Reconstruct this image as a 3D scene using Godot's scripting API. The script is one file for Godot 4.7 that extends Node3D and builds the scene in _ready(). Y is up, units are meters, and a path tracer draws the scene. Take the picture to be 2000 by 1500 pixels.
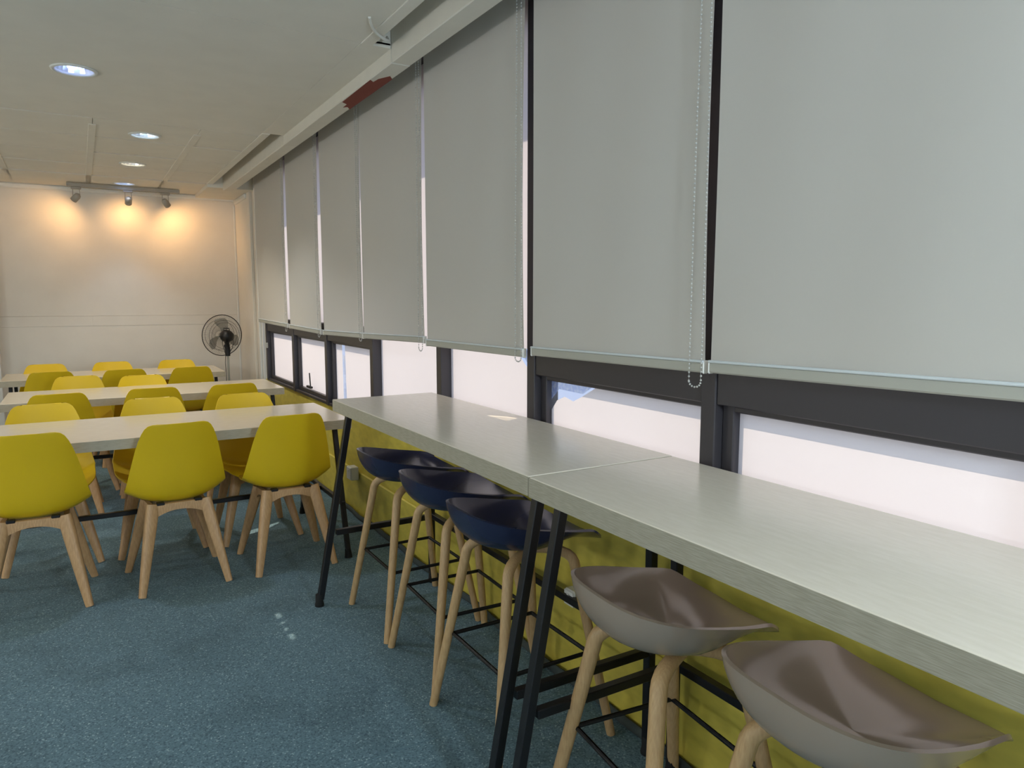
extends Node3D
# A narrow classroom seen along its window wall: y up, metres, the windows at +x, the far wall at -z.

var M := {}
var used := {}

func _ready() -> void:
	# ---- camera, sky, sun, room lamps, exposure
	var cam := Camera3D.new()
	cam.name = "camera"
	cam.position = Vector3(0, 1.4, 0)
	cam.rotation_degrees = Vector3(-6.64, -30.7, 0)
	cam.fov = 55.95
	cam.near = 0.05
	cam.far = 200.0
	add_child(cam)
	var sky_mat := ProceduralSkyMaterial.new()
	sky_mat.sky_top_color = Color(0.62, 0.72, 0.88)
	sky_mat.sky_horizon_color = Color(0.88, 0.90, 0.95)
	sky_mat.ground_horizon_color = Color(0.66, 0.77, 0.97)
	sky_mat.ground_curve = 0.25
	sky_mat.ground_bottom_color = Color(0.84, 0.80, 0.76)
	sky_mat.sky_energy_multiplier = 0.90
	sky_mat.ground_energy_multiplier = 0.90
	var sky := Sky.new()
	sky.sky_material = sky_mat
	var env := Environment.new()
	env.background_mode = Environment.BG_SKY
	env.sky = sky
	env.tonemap_mode = Environment.TONE_MAPPER_LINEAR
	env.tonemap_exposure = 1.58
	env.sdfgi_enabled = true
	env.ssao_enabled = true
	env.ssil_enabled = true
	var we := WorldEnvironment.new()
	we.name = "environment"
	we.environment = env
	add_child(we)
	var sun := DirectionalLight3D.new()
	sun.name = "sun"
	sun.light_color = Color(1.0, 0.93, 0.84)
	sun.light_energy = 1.15
	sun.light_angular_distance = 0.53
	sun.shadow_enabled = true
	add_child(sun)
	sun.look_at_from_position(Vector3(4, 5.6, -2), Vector3.ZERO)
	materials()
	room()
	windows()
	blinds()
	ceiling_lights()
	tables_and_chairs()
	counters_and_stools()
	small_things()

# ------------------------------------------------------------------ naming
func numbered(called: String) -> String:
	var n: int = used.get(called, 0)
	used[called] = n + 1
	return called if n == 0 else "%s_%03d" % [called, n]

func thing(called: String, label: String, category: String, at := Vector3.ZERO, turn := 0.0, group := "") -> Node3D:
	var o := Node3D.new()
	o.name = numbered(called)
	add_child(o)
	o.position = at
	o.rotation.y = turn
	tag(o, label, category, group)
	return o

func tag(o: Node, label: String, category: String, group := "") -> void:
	o.set_meta("label", label)
	o.set_meta("category", category)
	o.set_meta("kind", "thing")
	if group:
		o.set_meta("group", group)

const SETTING := {
	"floor": ["blue-grey heathered carpet floor under the tables and stools", "floor"],
	"baseboard_right": ["dark strip of turned-up carpet along the foot of the yellow wall", "baseboard"],
	"wall_left": ["white side wall outside the left edge of the picture", "wall"],
	"wall_near": ["white wall with an opening behind the camera", "wall"],
	"wall_far": ["white panelled far wall lit warm by the three spotlights", "wall"],
	"wall_right": ["window wall, yellow below the sill with a white pier at its far end", "wall"],
	"trim_1": ["pale pelmet beam above the blinds with a torn red patch underneath", "beam"],
	"trim_2": ["lower ceiling strip and cornice across the far end of the room", "trim"],
	"ceiling": ["pale boarded ceiling with a row of round downlights", "ceiling"],
	"window_1": ["window bay well behind the camera on the right", "window"],
	"window_2": ["window bay beside the camera on the right", "window"],
	"window_3": ["large frosted window bay at the right edge, under the nearest blind", "window"],
	"window_4": ["frosted window bay with its film peeled at the upper left corner", "window"],
	"window_5": ["frosted window bay without a transom, beside the post with the peeled blue corner", "window"],
	"window_6": ["frosted window bay without a transom, behind the far end of the high counter", "window"],
	"window_7": ["frosted window bay with a blue slit between its strips of film", "window"],
	"window_8": ["frosted window bay with a thin black stay on its lower rail", "window"],
	"window_9": ["frosted window bay farthest away, next to the white pier", "window"]}

func structure(called: String) -> Node3D:
	var o := Node3D.new()
	o.name = called
	o.set_meta("kind", "structure")
	var words: Array = SETTING.get(called, ["", ""])
	o.set_meta("label", words[0])
	o.set_meta("category", words[1])
	add_child(o)
	return o

func obj(called: String, st: SurfaceTool, m: Material, parent: Node, kind := "") -> MeshInstance3D:
	st.generate_normals()
	st.index()
	var o := MeshInstance3D.new()
	o.name = called
	o.mesh = st.commit()
	o.material_override = null
	o.mesh.surface_set_material(0, m)
	if kind:
		o.set_meta("kind", kind)
	parent.add_child(o, true)
	return o

# ------------------------------------------------------------------ shapes
func begin() -> SurfaceTool:
	var st := SurfaceTool.new()
	st.begin(Mesh.PRIMITIVE_TRIANGLES)
	return st

# a triangle whose front looks along «out»
func tri(st: SurfaceTool, a: Vector3, b: Vector3, c: Vector3, out: Vector3) -> void:
	if (c - a).cross(b - a).dot(out) < 0.0:
		var t := b
		b = c
		c = t
	st.add_vertex(a)
	st.add_vertex(b)
	st.add_vertex(c)

func quad(st: SurfaceTool, a: Vector3, b: Vector3, c: Vector3, d: Vector3, out: Vector3) -> void:
	tri(st, a, b, c, out)
	tri(st, a, c, d, out)

# box with chamfered edges
func box(st: SurfaceTool, at: Vector3, size: Vector3, bevel := 0.003, basis := Basis.IDENTITY) -> void:
	st.set_smooth_group(-1)
	var h := size * 0.5
	var b := minf(bevel, minf(h.x, minf(h.y, h.z)) * 0.9)
	var p := func(sx: float, sy: float, sz: float, axis: int) -> Vector3:
		var v := Vector3(sx * (h.x - (0.0 if axis == 0 else b)), sy * (h.y - (0.0 if axis == 1 else b)), sz * (h.z - (0.0 if axis == 2 else b)))
		return at + basis * v
	for s in [-1.0, 1.0]:
		quad(st, p.call(s, -1, -1, 0), p.call(s, 1, -1, 0), p.call(s, 1, 1, 0), p.call(s, -1, 1, 0), basis.x * s)
		quad(st, p.call(-1, s, -1, 1), p.call(1, s, -1, 1), p.call(1, s, 1, 1), p.call(-1, s, 1, 1), basis.y * s)
		quad(st, p.call(-1, -1, s, 2), p.call(1, -1, s, 2), p.call(1, 1, s, 2), p.call(-1, 1, s, 2), basis.z * s)
	if b <= 0.0:
		return
	for s in [-1.0, 1.0]:
		for t in [-1.0, 1.0]:
			quad(st, p.call(s, t, -1, 0), p.call(s, t, 1, 0), p.call(s, t, 1, 1), p.call(s, t, -1, 1), basis.x * s + basis.y * t)
			quad(st, p.call(s, -1, t, 0), p.call(s, 1, t, 0), p.call(s, 1, t, 2), p.call(s, -1, t, 2), basis.x * s + basis.z * t)
			quad(st, p.call(-1, s, t, 1), p.call(1, s, t, 1), p.call(1, s, t, 2), p.call(-1, s, t, 2), basis.y * s + basis.z * t)
			for u in [-1.0, 1.0]:
				tri(st, p.call(s, t, u, 0), p.call(s, t, u, 1), p.call(s, t, u, 2), basis.x * s + basis.y * t + basis.z * u)

func boxed(at: Vector3, size: Vector3, bevel := 0.003) -> SurfaceTool:
	var st := begin()
	box(st, at, size, bevel)
	return st

# box given by its two corners
func span(x0: float, x1: float, y0: float, y1: float, z0: float, z1: float, bevel := 0.003) -> SurfaceTool:
	return boxed(Vector3(x0 + x1, y0 + y1, z0 + z1) * 0.5, Vector3(absf(x1 - x0), absf(y1 - y0), absf(z1 - z0)), bevel)

# square bar from a to b
func bar(st: SurfaceTool, a: Vector3, b: Vector3, w: float, d: float, side := Vector3.RIGHT) -> void:
	var y := (b - a).normalized()
	var z := side.cross(y).normalized()
	var x := y.cross(z).normalized()
	box(st, (a + b) * 0.5, Vector3(w, a.distance_to(b), d), 0.0025, Basis(x, y, z))

# swept tube: half sizes per point; «power» 2 is round, more is squarer
func sweep(st: SurfaceTool, path: Array, sizes: Array, sides := 12, side := Vector3.RIGHT, power := 2.0) -> void:
	var rings := []
	var n := path.size()
	for i in n:
		var t: Vector3 = (path[mini(i + 1, n - 1)] - path[maxi(i - 1, 0)]).normalized()
		var z := side.cross(t)
		if z.length() < 0.01:
			z = Vector3.FORWARD.cross(t)
		z = z.normalized()
		var x := t.cross(z).normalized()
		var s = sizes[mini(i, sizes.size() - 1)]
		var hw: float = s.x if s is Vector2 else s
		var hd: float = s.y if s is Vector2 else s
		var ring := []
		for k in sides:
			var a := TAU * k / sides
			var c := cos(a)
			var e := sin(a)
			ring.append(path[i] + x * hw * signf(c) * pow(absf(c), 2.0 / power) + z * hd * signf(e) * pow(absf(e), 2.0 / power))
		rings.append(ring)
	st.set_smooth_group(1)
	for i in n - 1:
		var mid: Vector3 = (path[i] + path[i + 1]) * 0.5
		for k in sides:
			var k2 := (k + 1) % sides
			var out: Vector3 = (rings[i][k] + rings[i + 1][k2]) * 0.5 - mid
			quad(st, rings[i][k], rings[i][k2], rings[i + 1][k2], rings[i + 1][k], out)
	st.set_smooth_group(-1)
	for e in [0, n - 1]:
		var out: Vector3 = path[0] - path[1] if e == 0 else path[n - 1] - path[n - 2]
		for k in sides:
			tri(st, path[e], rings[e][k], rings[e][(k + 1) % sides], out)

func tube(path: Array, r: float, sides := 10) -> SurfaceTool:
	var st := begin()
	sweep(st, path, [r], sides)
	return st

# surface of revolution round the y axis through «at»: profile of (radius, height)
func lathe(st: SurfaceTool, profile: Array, sides := 24, at := Vector3.ZERO, basis := Basis.IDENTITY, smooth := true) -> void:
	st.set_smooth_group(1 if smooth else -1)
	for i in profile.size() - 1:
		var p: Vector2 = profile[i]
		var q: Vector2 = profile[i + 1]
		for k in sides:
			var a := TAU * k / sides
			var b := TAU * (k + 1) / sides
			var pa := at + basis * Vector3(p.x * cos(a), p.y, p.x * sin(a))
			var pb := at + basis * Vector3(p.x * cos(b), p.y, p.x * sin(b))
			var qa := at + basis * Vector3(q.x * cos(a), q.y, q.x * sin(a))
			var qb := at + basis * Vector3(q.x * cos(b), q.y, q.x * sin(b))
			var m := (a + b) * 0.5
			var d := q - p
			var out := basis * Vector3(d.y * cos(m), -d.x, d.y * sin(m))
			if p.x > 0.0:
				tri(st, pa, pb, qb if q.x > 0.0 else qa, out)
			if q.x > 0.0:
				tri(st, pa, qb, qa, out)

# a thin shell: grid of points on its face, thickened by t away from the face's normal
func shell(st: SurfaceTool, g: Array, t: float, loop := false, lip := true) -> void:
	var n := g.size()
	var m: int = g[0].size()
	var back := []
	var norm := []
	for i in n:
		var row := []
		var nr := []
		for j in m:
			var a: Vector3 = g[mini(i + 1, n - 1)][j] - g[maxi(i - 1, 0)][j]
			var b: Vector3 = g[i][(j + 1) % m if loop else mini(j + 1, m - 1)] - g[i][(j - 1 + m) % m if loop else maxi(j - 1, 0)]
			var v := a.cross(b).normalized()
			nr.append(v)
			row.append(g[i][j] - v * t)
		norm.append(nr)
		back.append(row)
	var cols := m if loop else m - 1
	st.set_smooth_group(1)
	for i in n - 1:
		for j in cols:
			var k := (j + 1) % m
			quad(st, g[i][j], g[i][k], g[i + 1][k], g[i + 1][j], norm[i][j] + norm[i + 1][k])
	st.set_smooth_group(2)
	for i in n - 1:
		for j in cols:
			var k := (j + 1) % m
			quad(st, back[i][j], back[i][k], back[i + 1][k], back[i + 1][j], -norm[i][j] - norm[i + 1][k])
	if not lip:
		return
	st.set_smooth_group(3)
	for i in ([n - 1] if loop else [0, n - 1]):
		var o := 1 if i == 0 else -1
		for j in cols:
			var k := (j + 1) % m
			quad(st, g[i][j], g[i][k], back[i][k], back[i][j], g[i][j] - g[i + o][j])
	if not loop:
		for j in [0, m - 1]:
			var o := 1 if j == 0 else -1
			for i in n - 1:
				quad(st, g[i][j], g[i + 1][j], back[i + 1][j], back[i][j], g[i][j] - g[i][j + o])

# outline in a plane, given thickness: pts are Vector2, place maps (u, v, w) to the world
func prism(st: SurfaceTool, pts: PackedVector2Array, w0: float, w1: float, place: Transform3D) -> void:
	st.set_smooth_group(-1)
	var idx := Geometry2D.triangulate_polygon(pts)
	for k in range(0, idx.size(), 3):
		for w in [w0, w1]:
			var q := []
			for e in 3:
				var p := pts[idx[k + e]]
				q.append(place * Vector3(p.x, p.y, w))
			tri(st, q[0], q[1], q[2], place.basis.z * (1.0 if w == maxf(w0, w1) else -1.0))
	var turn := 1.0 if Geometry2D.is_polygon_clockwise(pts) else -1.0
	for k in pts.size():
		var a := pts[k]
		var b := pts[(k + 1) % pts.size()]
		var d := b - a
		quad(st, place * Vector3(a.x, a.y, w0), place * Vector3(b.x, b.y, w0), place * Vector3(b.x, b.y, w1), place * Vector3(a.x, a.y, w1), place.basis * Vector3(-d.y * turn, d.x * turn, 0))

# ------------------------------------------------------------------ materials
func mat(color: Color, rough := 0.6, metal := 0.0) -> StandardMaterial3D:
	var m := StandardMaterial3D.new()
	m.albedo_color = color
	m.roughness = rough
	m.metallic = metal
	return m

func noise(freq: float, seed_no: int, type := FastNoiseLite.TYPE_SIMPLEX_SMOOTH, octaves := 3) -> FastNoiseLite:
	var n := FastNoiseLite.new()
	n.seed = seed_no
	n.noise_type = type
	n.frequency = freq
	n.fractal_octaves = octaves
	return n

func ramp_tex(n: FastNoiseLite, size: int, colors: Array, offsets: Array) -> NoiseTexture2D:
	var t := NoiseTexture2D.new()
	t.width = size
	t.height = size
	t.seamless = true
	t.noise = n
	var g := Gradient.new()
	g.offsets = PackedFloat32Array(offsets)
	g.colors = PackedColorArray(colors)
	t.color_ramp = g
	return t

func grey_tex(n: FastNoiseLite, size: int) -> NoiseTexture2D:
	return ramp_tex(n, size, [Color.BLACK, Color.WHITE], [0.0, 1.0])

func planar(m: StandardMaterial3D, tex: Texture2D, scale: Vector3, world := false) -> void:
	m.albedo_texture = tex
	m.uv1_triplanar = true
	m.uv1_world_triplanar = world
	m.uv1_scale = scale

# heathered carpet: short tufts of darker and lighter yarn thrown over a mid tone
func fleck_tex() -> ImageTexture:
	var im := Image.create(1024, 1024, false, Image.FORMAT_RGB8)
	im.fill(Color(0.335, 0.445, 0.490))
	var rng := RandomNumberGenerator.new()
	rng.seed = 5
	var yarn := [Color(0.24, 0.34, 0.39), Color(0.28, 0.385, 0.43), Color(0.37, 0.48, 0.52), Color(0.41, 0.52, 0.56), Color(0.35, 0.46, 0.50), Color(0.56, 0.65, 0.67)]
	for i in 150000:
		var pick := rng.randi() % 16
		var c: Color = yarn[5] if pick == 0 else yarn[pick % 5]
		var along := rng.randi() % 2 == 0
		im.fill_rect(Rect2i(rng.randi() % 1021, rng.randi() % 1021, 3 if along else 2, 2 if along else 3), c)
	return ImageTexture.create_from_image(im)

func materials() -> void:
	# painted plaster: faint mottling
	var plaster := ramp_tex(noise(0.012, 3), 512, [Color(0.975, 0.975, 0.975), Color(1, 1, 1)], [0.0, 1.0])
	M.ceiling = mat(Color(0.89, 0.87, 0.82), 0.9)
	planar(M.ceiling, plaster, Vector3.ONE * 0.6, true)
	M.wall_white = mat(Color(0.88, 0.86, 0.82), 0.55)
	planar(M.wall_white, plaster, Vector3.ONE * 0.5, true)
	M.trim = mat(Color(0.86, 0.86, 0.84), 0.5)
	M.beam = mat(Color(0.87, 0.85, 0.80), 0.85)
	planar(M.beam, plaster, Vector3.ONE * 0.9, true)
	M.peeled = mat(Color(0.50, 0.24, 0.19), 0.9)
	M.yellow_wall = mat(Color(0.86, 0.79, 0.34), 0.42)
	var worn := ramp_tex(noise(0.02, 8), 512, [Color(0.93, 0.93, 0.93), Color(1, 1, 1)], [0.2, 0.8])
	planar(M.yellow_wall, worn, Vector3(0.7, 1.6, 0.7), true)
	# carpet: blue-grey loop pile with pale flecks
	M.carpet = mat(Color(1, 1, 1), 0.95)
	var fleck := fleck_tex()
	planar(M.carpet, fleck, Vector3.ONE * 0.5, true)
	M.carpet.rim_enabled = true
	M.carpet.rim = 0.12
	M.carpet.detail_enabled = true
	M.carpet.detail_blend_mode = BaseMaterial3D.BLEND_MODE_MUL
	var stain := ramp_tex(noise(0.007, 21, FastNoiseLite.TYPE_SIMPLEX_SMOOTH, 4), 512, [Color(0.90, 0.91, 0.91), Color(1, 1, 1), Color(1, 1, 1)], [0.10, 0.40, 1.0])
	M.carpet.detail_albedo = stain
	M.carpet.uv2_triplanar = true
	M.carpet.uv2_world_triplanar = true
	M.carpet.uv2_scale = Vector3.ONE * 0.35
	M.carpet_edge = mat(Color(0.26, 0.29, 0.28), 0.95)
	# cream laminate and its grained edge band
	M.laminate = mat(Color(0.86, 0.81, 0.715), 0.22)
	var laminate := ramp_tex(noise(0.02, 31, FastNoiseLite.TYPE_SIMPLEX_SMOOTH, 4), 512, [Color(0.98, 0.978, 0.97), Color(1, 1, 1)], [0.2, 0.8])
	planar(M.laminate, laminate, Vector3(1.0, 4.0, 6.0))
	M.laminate_long = M.laminate.duplicate()
	M.laminate_long.albedo_color = Color(0.89, 0.86, 0.80)
	M.laminate_long.uv1_scale = Vector3(6.0, 4.0, 1.0)
	M.edge_band = mat(Color(0.72, 0.69, 0.61), 0.5)
	var grain := ramp_tex(noise(0.03, 41, FastNoiseLite.TYPE_SIMPLEX_SMOOTH, 4), 512, [Color(0.90, 0.89, 0.87), Color(1, 1, 1)], [0.25, 0.75])
	planar(M.edge_band, grain, Vector3(1.2, 30.0, 30.0))
	M.edge_band_long = M.edge_band.duplicate()
	M.edge_band_long.uv1_scale = Vector3(30.0, 30.0, 1.2)
	M.edge_band_long.albedo_color = Color(0.70, 0.68, 0.61)
	# beech legs
	M.beech = mat(Color(0.82, 0.66, 0.48), 0.45)
	var beech := ramp_tex(noise(0.025, 51, FastNoiseLite.TYPE_SIMPLEX_SMOOTH, 4), 512, [Color(0.91, 0.89, 0.86), Color(1, 1, 1)], [0.25, 0.75])
	planar(M.beech, beech, Vector3(14.0, 1.6, 14.0))
	M.ash = mat(Color(0.79, 0.66, 0.48), 0.45)
	planar(M.ash, beech, Vector3(14.0, 1.6, 14.0))
	M.yellow = mat(Color(0.88, 0.74, 0.10), 0.40)
	M.navy = mat(Color(0.14, 0.165, 0.27), 0.26)
	M.taupe = mat(Color(0.625, 0.565, 0.505), 0.21)
	M.taupe.metallic_specular = 0.62
	M.black = mat(Color(0.055, 0.06, 0.075), 0.42)
	M.rubber = mat(Color(0.04, 0.045, 0.045), 0.8)
	M.frame = mat(Color(0.245, 0.235, 0.25), 0.38, 0.25)
	M.blind = mat(Color(0.805, 0.79, 0.76), 0.9)
	M.blind.backlight_enabled = true
	M.blind.backlight = Color(0.42, 0.44, 0.45)
	var weave := noise(0.4, 61, FastNoiseLite.TYPE_SIMPLEX, 1)
	planar(M.blind, ramp_tex(weave, 512, [Color(0.96, 0.96, 0.96), Color(1, 1, 1)], [0.0, 1.0]), Vector3.ONE * 6.0)
	M.hem = mat(Color(0.66, 0.66, 0.62), 0.45)
	M.hem_lip = mat(Color(0.80, 0.83, 0.84), 0.35)
	M.bead = mat(Color(0.74, 0.74, 0.72), 0.35)
	M.pane = mat(Color(0.92, 0.96, 0.97, 0.04), 0.0)
	M.pane.transparency = BaseMaterial3D.TRANSPARENCY_ALPHA
	M.film = mat(Color(0.85, 0.83, 0.83), 0.5)
	M.film.backlight_enabled = true
	M.film.backlight = Color(0.95, 0.928, 0.925)
	M.residue = mat(Color(0.72, 0.78, 0.93, 0.55), 0.6)
	M.residue.transparency = BaseMaterial3D.TRANSPARENCY_ALPHA
	planar(M.residue, ramp_tex(noise(0.03, 71, FastNoiseLite.TYPE_SIMPLEX_SMOOTH, 4), 256, [Color(0.75, 0.8, 0.95), Color(1, 1, 1)], [0.3, 0.7]), Vector3.ONE * 5.0)
	M.white_plastic = mat(Color(0.85, 0.85, 0.82), 0.4)
	M.grey_metal = mat(Color(0.64, 0.61, 0.56), 0.5)
	M.chrome = mat(Color(0.90, 0.91, 0.93), 0.28, 1.0)
	M.fan_black = mat(Color(0.035, 0.035, 0.045), 0.4)
	M.fan_wire = mat(Color(0.16, 0.13, 0.12), 0.5, 0.2)
	M.blade = mat(Color(0.55, 0.54, 0.50, 0.45), 0.4)
	M.blade.transparency = BaseMaterial3D.TRANSPARENCY_ALPHA

# ------------------------------------------------------------------ the room
const X_WIN := 1.5
const X_LEFT := -3.6
const Z_FAR := -8.25
const Z_NEAR := 2.4
const TOP := 2.48

func room() -> void:
	# floor: carpet laid in metre-wide lengths
	var floor_root := structure("floor")
	obj("slab", span(X_LEFT, X_WIN + 0.06, -0.2, -0.012, Z_FAR, Z_NEAR, 0.0), M.trim, floor_root)
	var z := Z_NEAR
	while z > Z_FAR + 0.01:
		var z2 := maxf(floorf(z - 0.01), Z_FAR)
		obj("carpet_length", span(X_LEFT, X_WIN - 0.025, -0.012, 0.0, z2, z, 0.0015), M.carpet, floor_root)
		z = z2
	# carpet turned up against the window wall
	var st := begin()
	var path := []
	for i in 80:
		var t := i / 79.0
		path.append(Vector3(X_WIN - 0.032 - 0.012 * sin(i * 0.9) * sin(i * 0.37), 0.012, lerpf(-0.2, -7.2, t)))
	sweep(st, path, [Vector2(0.006, 0.022)], 6, Vector3.RIGHT, 3.0)
	var skirting := structure("baseboard_right")
	obj("turned_up_carpet", st, M.carpet_edge, skirting)
	# left and near walls (outside the picture); the near wall has a window
	var wl := structure("wall_left")
	obj("plaster", span(X_LEFT - 0.2, X_LEFT, -0.2, 2.8, Z_FAR, Z_NEAR, 0.0), M.wall_white, wl)
	obj("pilaster", span(-0.735, -0.665, 0.0, TOP, Z_FAR, Z_FAR + 0.12), M.trim, wl)
	var wn := structure("wall_near")
	obj("plaster", span(X_LEFT, X_WIN + 0.3, -0.2, 0.7, Z_NEAR, Z_NEAR + 0.2, 0.0), M.wall_white, wn)
	obj("plaster", span(X_LEFT, X_WIN + 0.3, 2.3, 2.8, Z_NEAR, Z_NEAR + 0.2, 0.0), M.wall_white, wn)
	obj("plaster", span(X_LEFT, -1.6, 0.7, 2.3, Z_NEAR, Z_NEAR + 0.2, 0.0), M.wall_white, wn)
	obj("plaster", span(1.3, X_WIN + 0.3, 0.7, 2.3, Z_NEAR, Z_NEAR + 0.2, 0.0), M.wall_white, wn)
	var wf := structure("wall_far")
	obj("backing", span(X_LEFT, X_WIN + 0.3, -0.2, 2.8, Z_FAR - 0.2, Z_FAR - 0.014, 0.0), M.wall_white, wf)
	obj("wall_panel", span(X_LEFT, X_WIN, 1.243, TOP, Z_FAR - 0.014, Z_FAR, 0.002), M.wall_white, wf)
	for e in [[X_LEFT, 0.1], [0.1, X_WIN]]:
		obj("wall_board", span(e[0], e[1], 1.145, 1.2415, Z_FAR - 0.014, Z_FAR + 0.003, 0.001), M.wall_white, wf)
	obj("wall_panel", span(X_LEFT, X_WIN, 0.0, 1.1445, Z_FAR - 0.014, Z_FAR + 0.0015, 0.001), M.wall_white, wf)
	# window wall: yellow below the sill, plaster pier at the far end, head above
	var wr := structure("wall_right")
	obj("lower_wall", span(X_WIN, X_WIN + 0.08, -0.2, 0.64, -7.12, Z_NEAR, 0.0), M.yellow_wall, wr)
	obj("dado_board", span(X_WIN - 0.014, X_WIN, 0.0, 0.293, -7.1, Z_NEAR, 0.006), M.yellow_wall, wr)
	obj("sill_strip", span(X_WIN - 0.012, X_WIN + 0.06, 0.64, 0.652, -7.12, Z_NEAR, 0.004), M.yellow_wall, wr)
	obj("pier", span(X_WIN, X_WIN + 0.24, -0.2, 2.8, Z_FAR - 0.2, -7.12, 0.0), M.wall_white, wr)
	obj("pier_face", span(1.472, X_WIN, 0.0, TOP, Z_FAR, -7.50, 0.004), M.wall_white, wr)
	obj("jamb_strip", span(1.475, X_WIN + 0.05, 0.0, TOP, -7.2, -7.13, 0.004), M.trim, wr)
	obj("jamb_strip", span(1.455, 1.475, 0.0, TOP, -7.2, -7.17, 0.004), M.trim, wr)
	obj("head", span(X_WIN - 0.02, X_WIN + 0.08, 2.60, 2.8, Z_FAR, Z_NEAR, 0.0), M.beam, wr)
	obj("overhang", span(X_WIN + 0.08, X_WIN + 0.335, 2.44, 2.8, Z_FAR, Z_NEAR, 0.0), M.wall_white, wr)
	obj("near_pier", span(X_WIN, X_WIN + 0.3, 0.64, 2.5, 1.25, Z_NEAR, 0.0), M.wall_white, wr)
	# pelmet beam along the window wall, in three lengths, with a groove beside the ceiling at both ends
	var beam := structure("trim_1")
	var seams := [[Z_FAR + 0.85, -5.02], [-5.02, -3.085], [-3.08, Z_NEAR]]
	for k in 3:
		var a: float = seams[k][0]
		var b: float = seams[k][1]
		obj("beam_length", span(1.222, 1.312, 2.42 + (0.0015 if k == 2 else 0.0), 2.62, a, b, 0.004), M.beam, beam)
	obj("groove_filler", span(1.086, 1.222, 2.49, 2.6, -5.02, -3.085, 0.002), M.ceiling, beam)
	# a torn patch where the paint has come off the beam's underside: raw red board
	var torn := PackedVector2Array([Vector2(1.232, -3.80), Vector2(1.226, -3.36), Vector2(1.250, -3.385), Vector2(1.254, -3.33), Vector2(1.285, -3.26), Vector2(1.311, -3.30), Vector2(1.311, -3.92), Vector2(1.285, -3.88), Vector2(1.268, -3.90), Vector2(1.266, -3.83)])
	st = begin()
	prism(st, torn, 0.0, 0.0012, Transform3D(Basis(Vector3.RIGHT, Vector3(0, 0, 1), Vector3(0, -1, 0)), Vector3(0, 2.42, 0)))
	obj("torn_patch", st, M.peeled, beam)
	# ceiling: big plaster boards near, a grid of boards beyond; battens over the joints
	var ceil := structure("ceiling")
	obj("slab", span(X_LEFT - 0.2, X_WIN + 0.3, 2.6, 2.8, Z_FAR - 0.2, Z_NEAR + 0.2, 0.0), M.ceiling, ceil)
	var lights := [Vector2(0.041, -4.12), Vector2(0.433, -5.478), Vector2(0.427, -6.66), Vector2(0.422, -7.79)]
	var xs := [X_LEFT, -1.07, -0.47, 0.13, 0.73, 1.085]
	var zs := [-5.12, -5.70, -6.28, -6.86, -7.42]
	ceiling_board(ceil, X_LEFT, 1.085, -3.08, Z_NEAR, 0.0, lights)
	ceiling_board(ceil, X_LEFT, 1.085, -5.118, -3.083, 0.0, lights)
	for i in 5:
		for j in 4:
			ceiling_board(ceil, xs[i] + 0.001, xs[i + 1] - 0.001, zs[j + 1] + 0.010, zs[j] - 0.010, 0.001 * sin(i * 2.3 + j * 1.7), lights)
		ceiling_board(ceil, xs[i] + 0.001, xs[i + 1] - 0.001, Z_FAR, -7.431, -0.004, lights)
	for x in [-0.47, 0.13, 0.73]:
		obj("batten", span(x - 0.022, x + 0.022, TOP - 0.004, TOP + 0.002, Z_FAR, -5.3, 0.002), M.ceiling, ceil)
	obj("edge_lip", span(1.085, 1.137, TOP - 0.005, 2.6, Z_FAR + 0.85, -5.02, 0.002), M.ceiling, ceil)
	obj("edge_lip", span(1.085, 1.137, TOP - 0.005, 2.6, -3.083, Z_NEAR, 0.002), M.ceiling, ceil)
	obj("ceiling_board", span(1.086, 1.222, TOP - 0.0005, 2.5, -5.02, -3.085, 0.0005), M.ceiling, ceil)
	# at the far end a lower strip crosses the room, with a cornice in the corner
	var lintel := structure("trim_2")
	obj("strip", span(1.085, X_WIN, TOP - 0.035, 2.6, Z_FAR, Z_FAR + 0.85, 0.004), M.ceiling, lintel)
	obj("cornice", span(X_LEFT, X_WIN, TOP - 0.05, TOP - 0.004, Z_FAR, Z_FAR + 0.035, 0.012), M.trim, lintel)
	obj("cornice", span(1.45, X_WIN, TOP - 0.085, TOP - 0.035, Z_FAR + 0.05, -7.62, 0.012), M.trim, lintel)
	obj("corner_bead", span(1.452, 1.472, 0.0, TOP - 0.09, Z_FAR, Z_FAR + 0.015, 0.004), M.trim, lintel)

# one ceiling board, with a round hole for each downlight that falls in it
func ceiling_board(parent: Node3D, x0: float, x1: float, z0: float, z1: float, dy: float, lights: Array) -> void:
	var holes := lights.filter(func(p): return p.x > x0 and p.x < x1 and p.y > z0 and p.y < z1)
	if holes.is_empty():
		obj("ceiling_board", span(x0, x1, TOP + dy, 2.5, z0, z1, 0.001), M.ceiling, parent)
		return
	var csg := CSGBox3D.new()
	csg.name = "ceiling_board"
	csg.size = Vector3(x1 - x0, 0.02 - dy, z1 - z0)
	csg.position = Vector3((x0 + x1) / 2, TOP + dy + (0.02 - dy) / 2, (z0 + z1) / 2)
	csg.material = M.ceiling
	for h in holes:
		var c := CSGCylinder3D.new()
		c.name = "hole"
		c.operation = CSGShape3D.OPERATION_SUBTRACTION
		c.radius = 0.088
		c.height = 0.2
		c.sides = 40
		c.position = Vector3(h.x, TOP, h.y) - csg.position
		csg.add_child(c)
	parent.add_child(csg, true)

# ------------------------------------------------------------------ windows
const POSTS := [1.3, 0.37, -0.50, -1.425, -2.345, -3.18, -4.13, -5.07, -6.0, -6.98]

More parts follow.
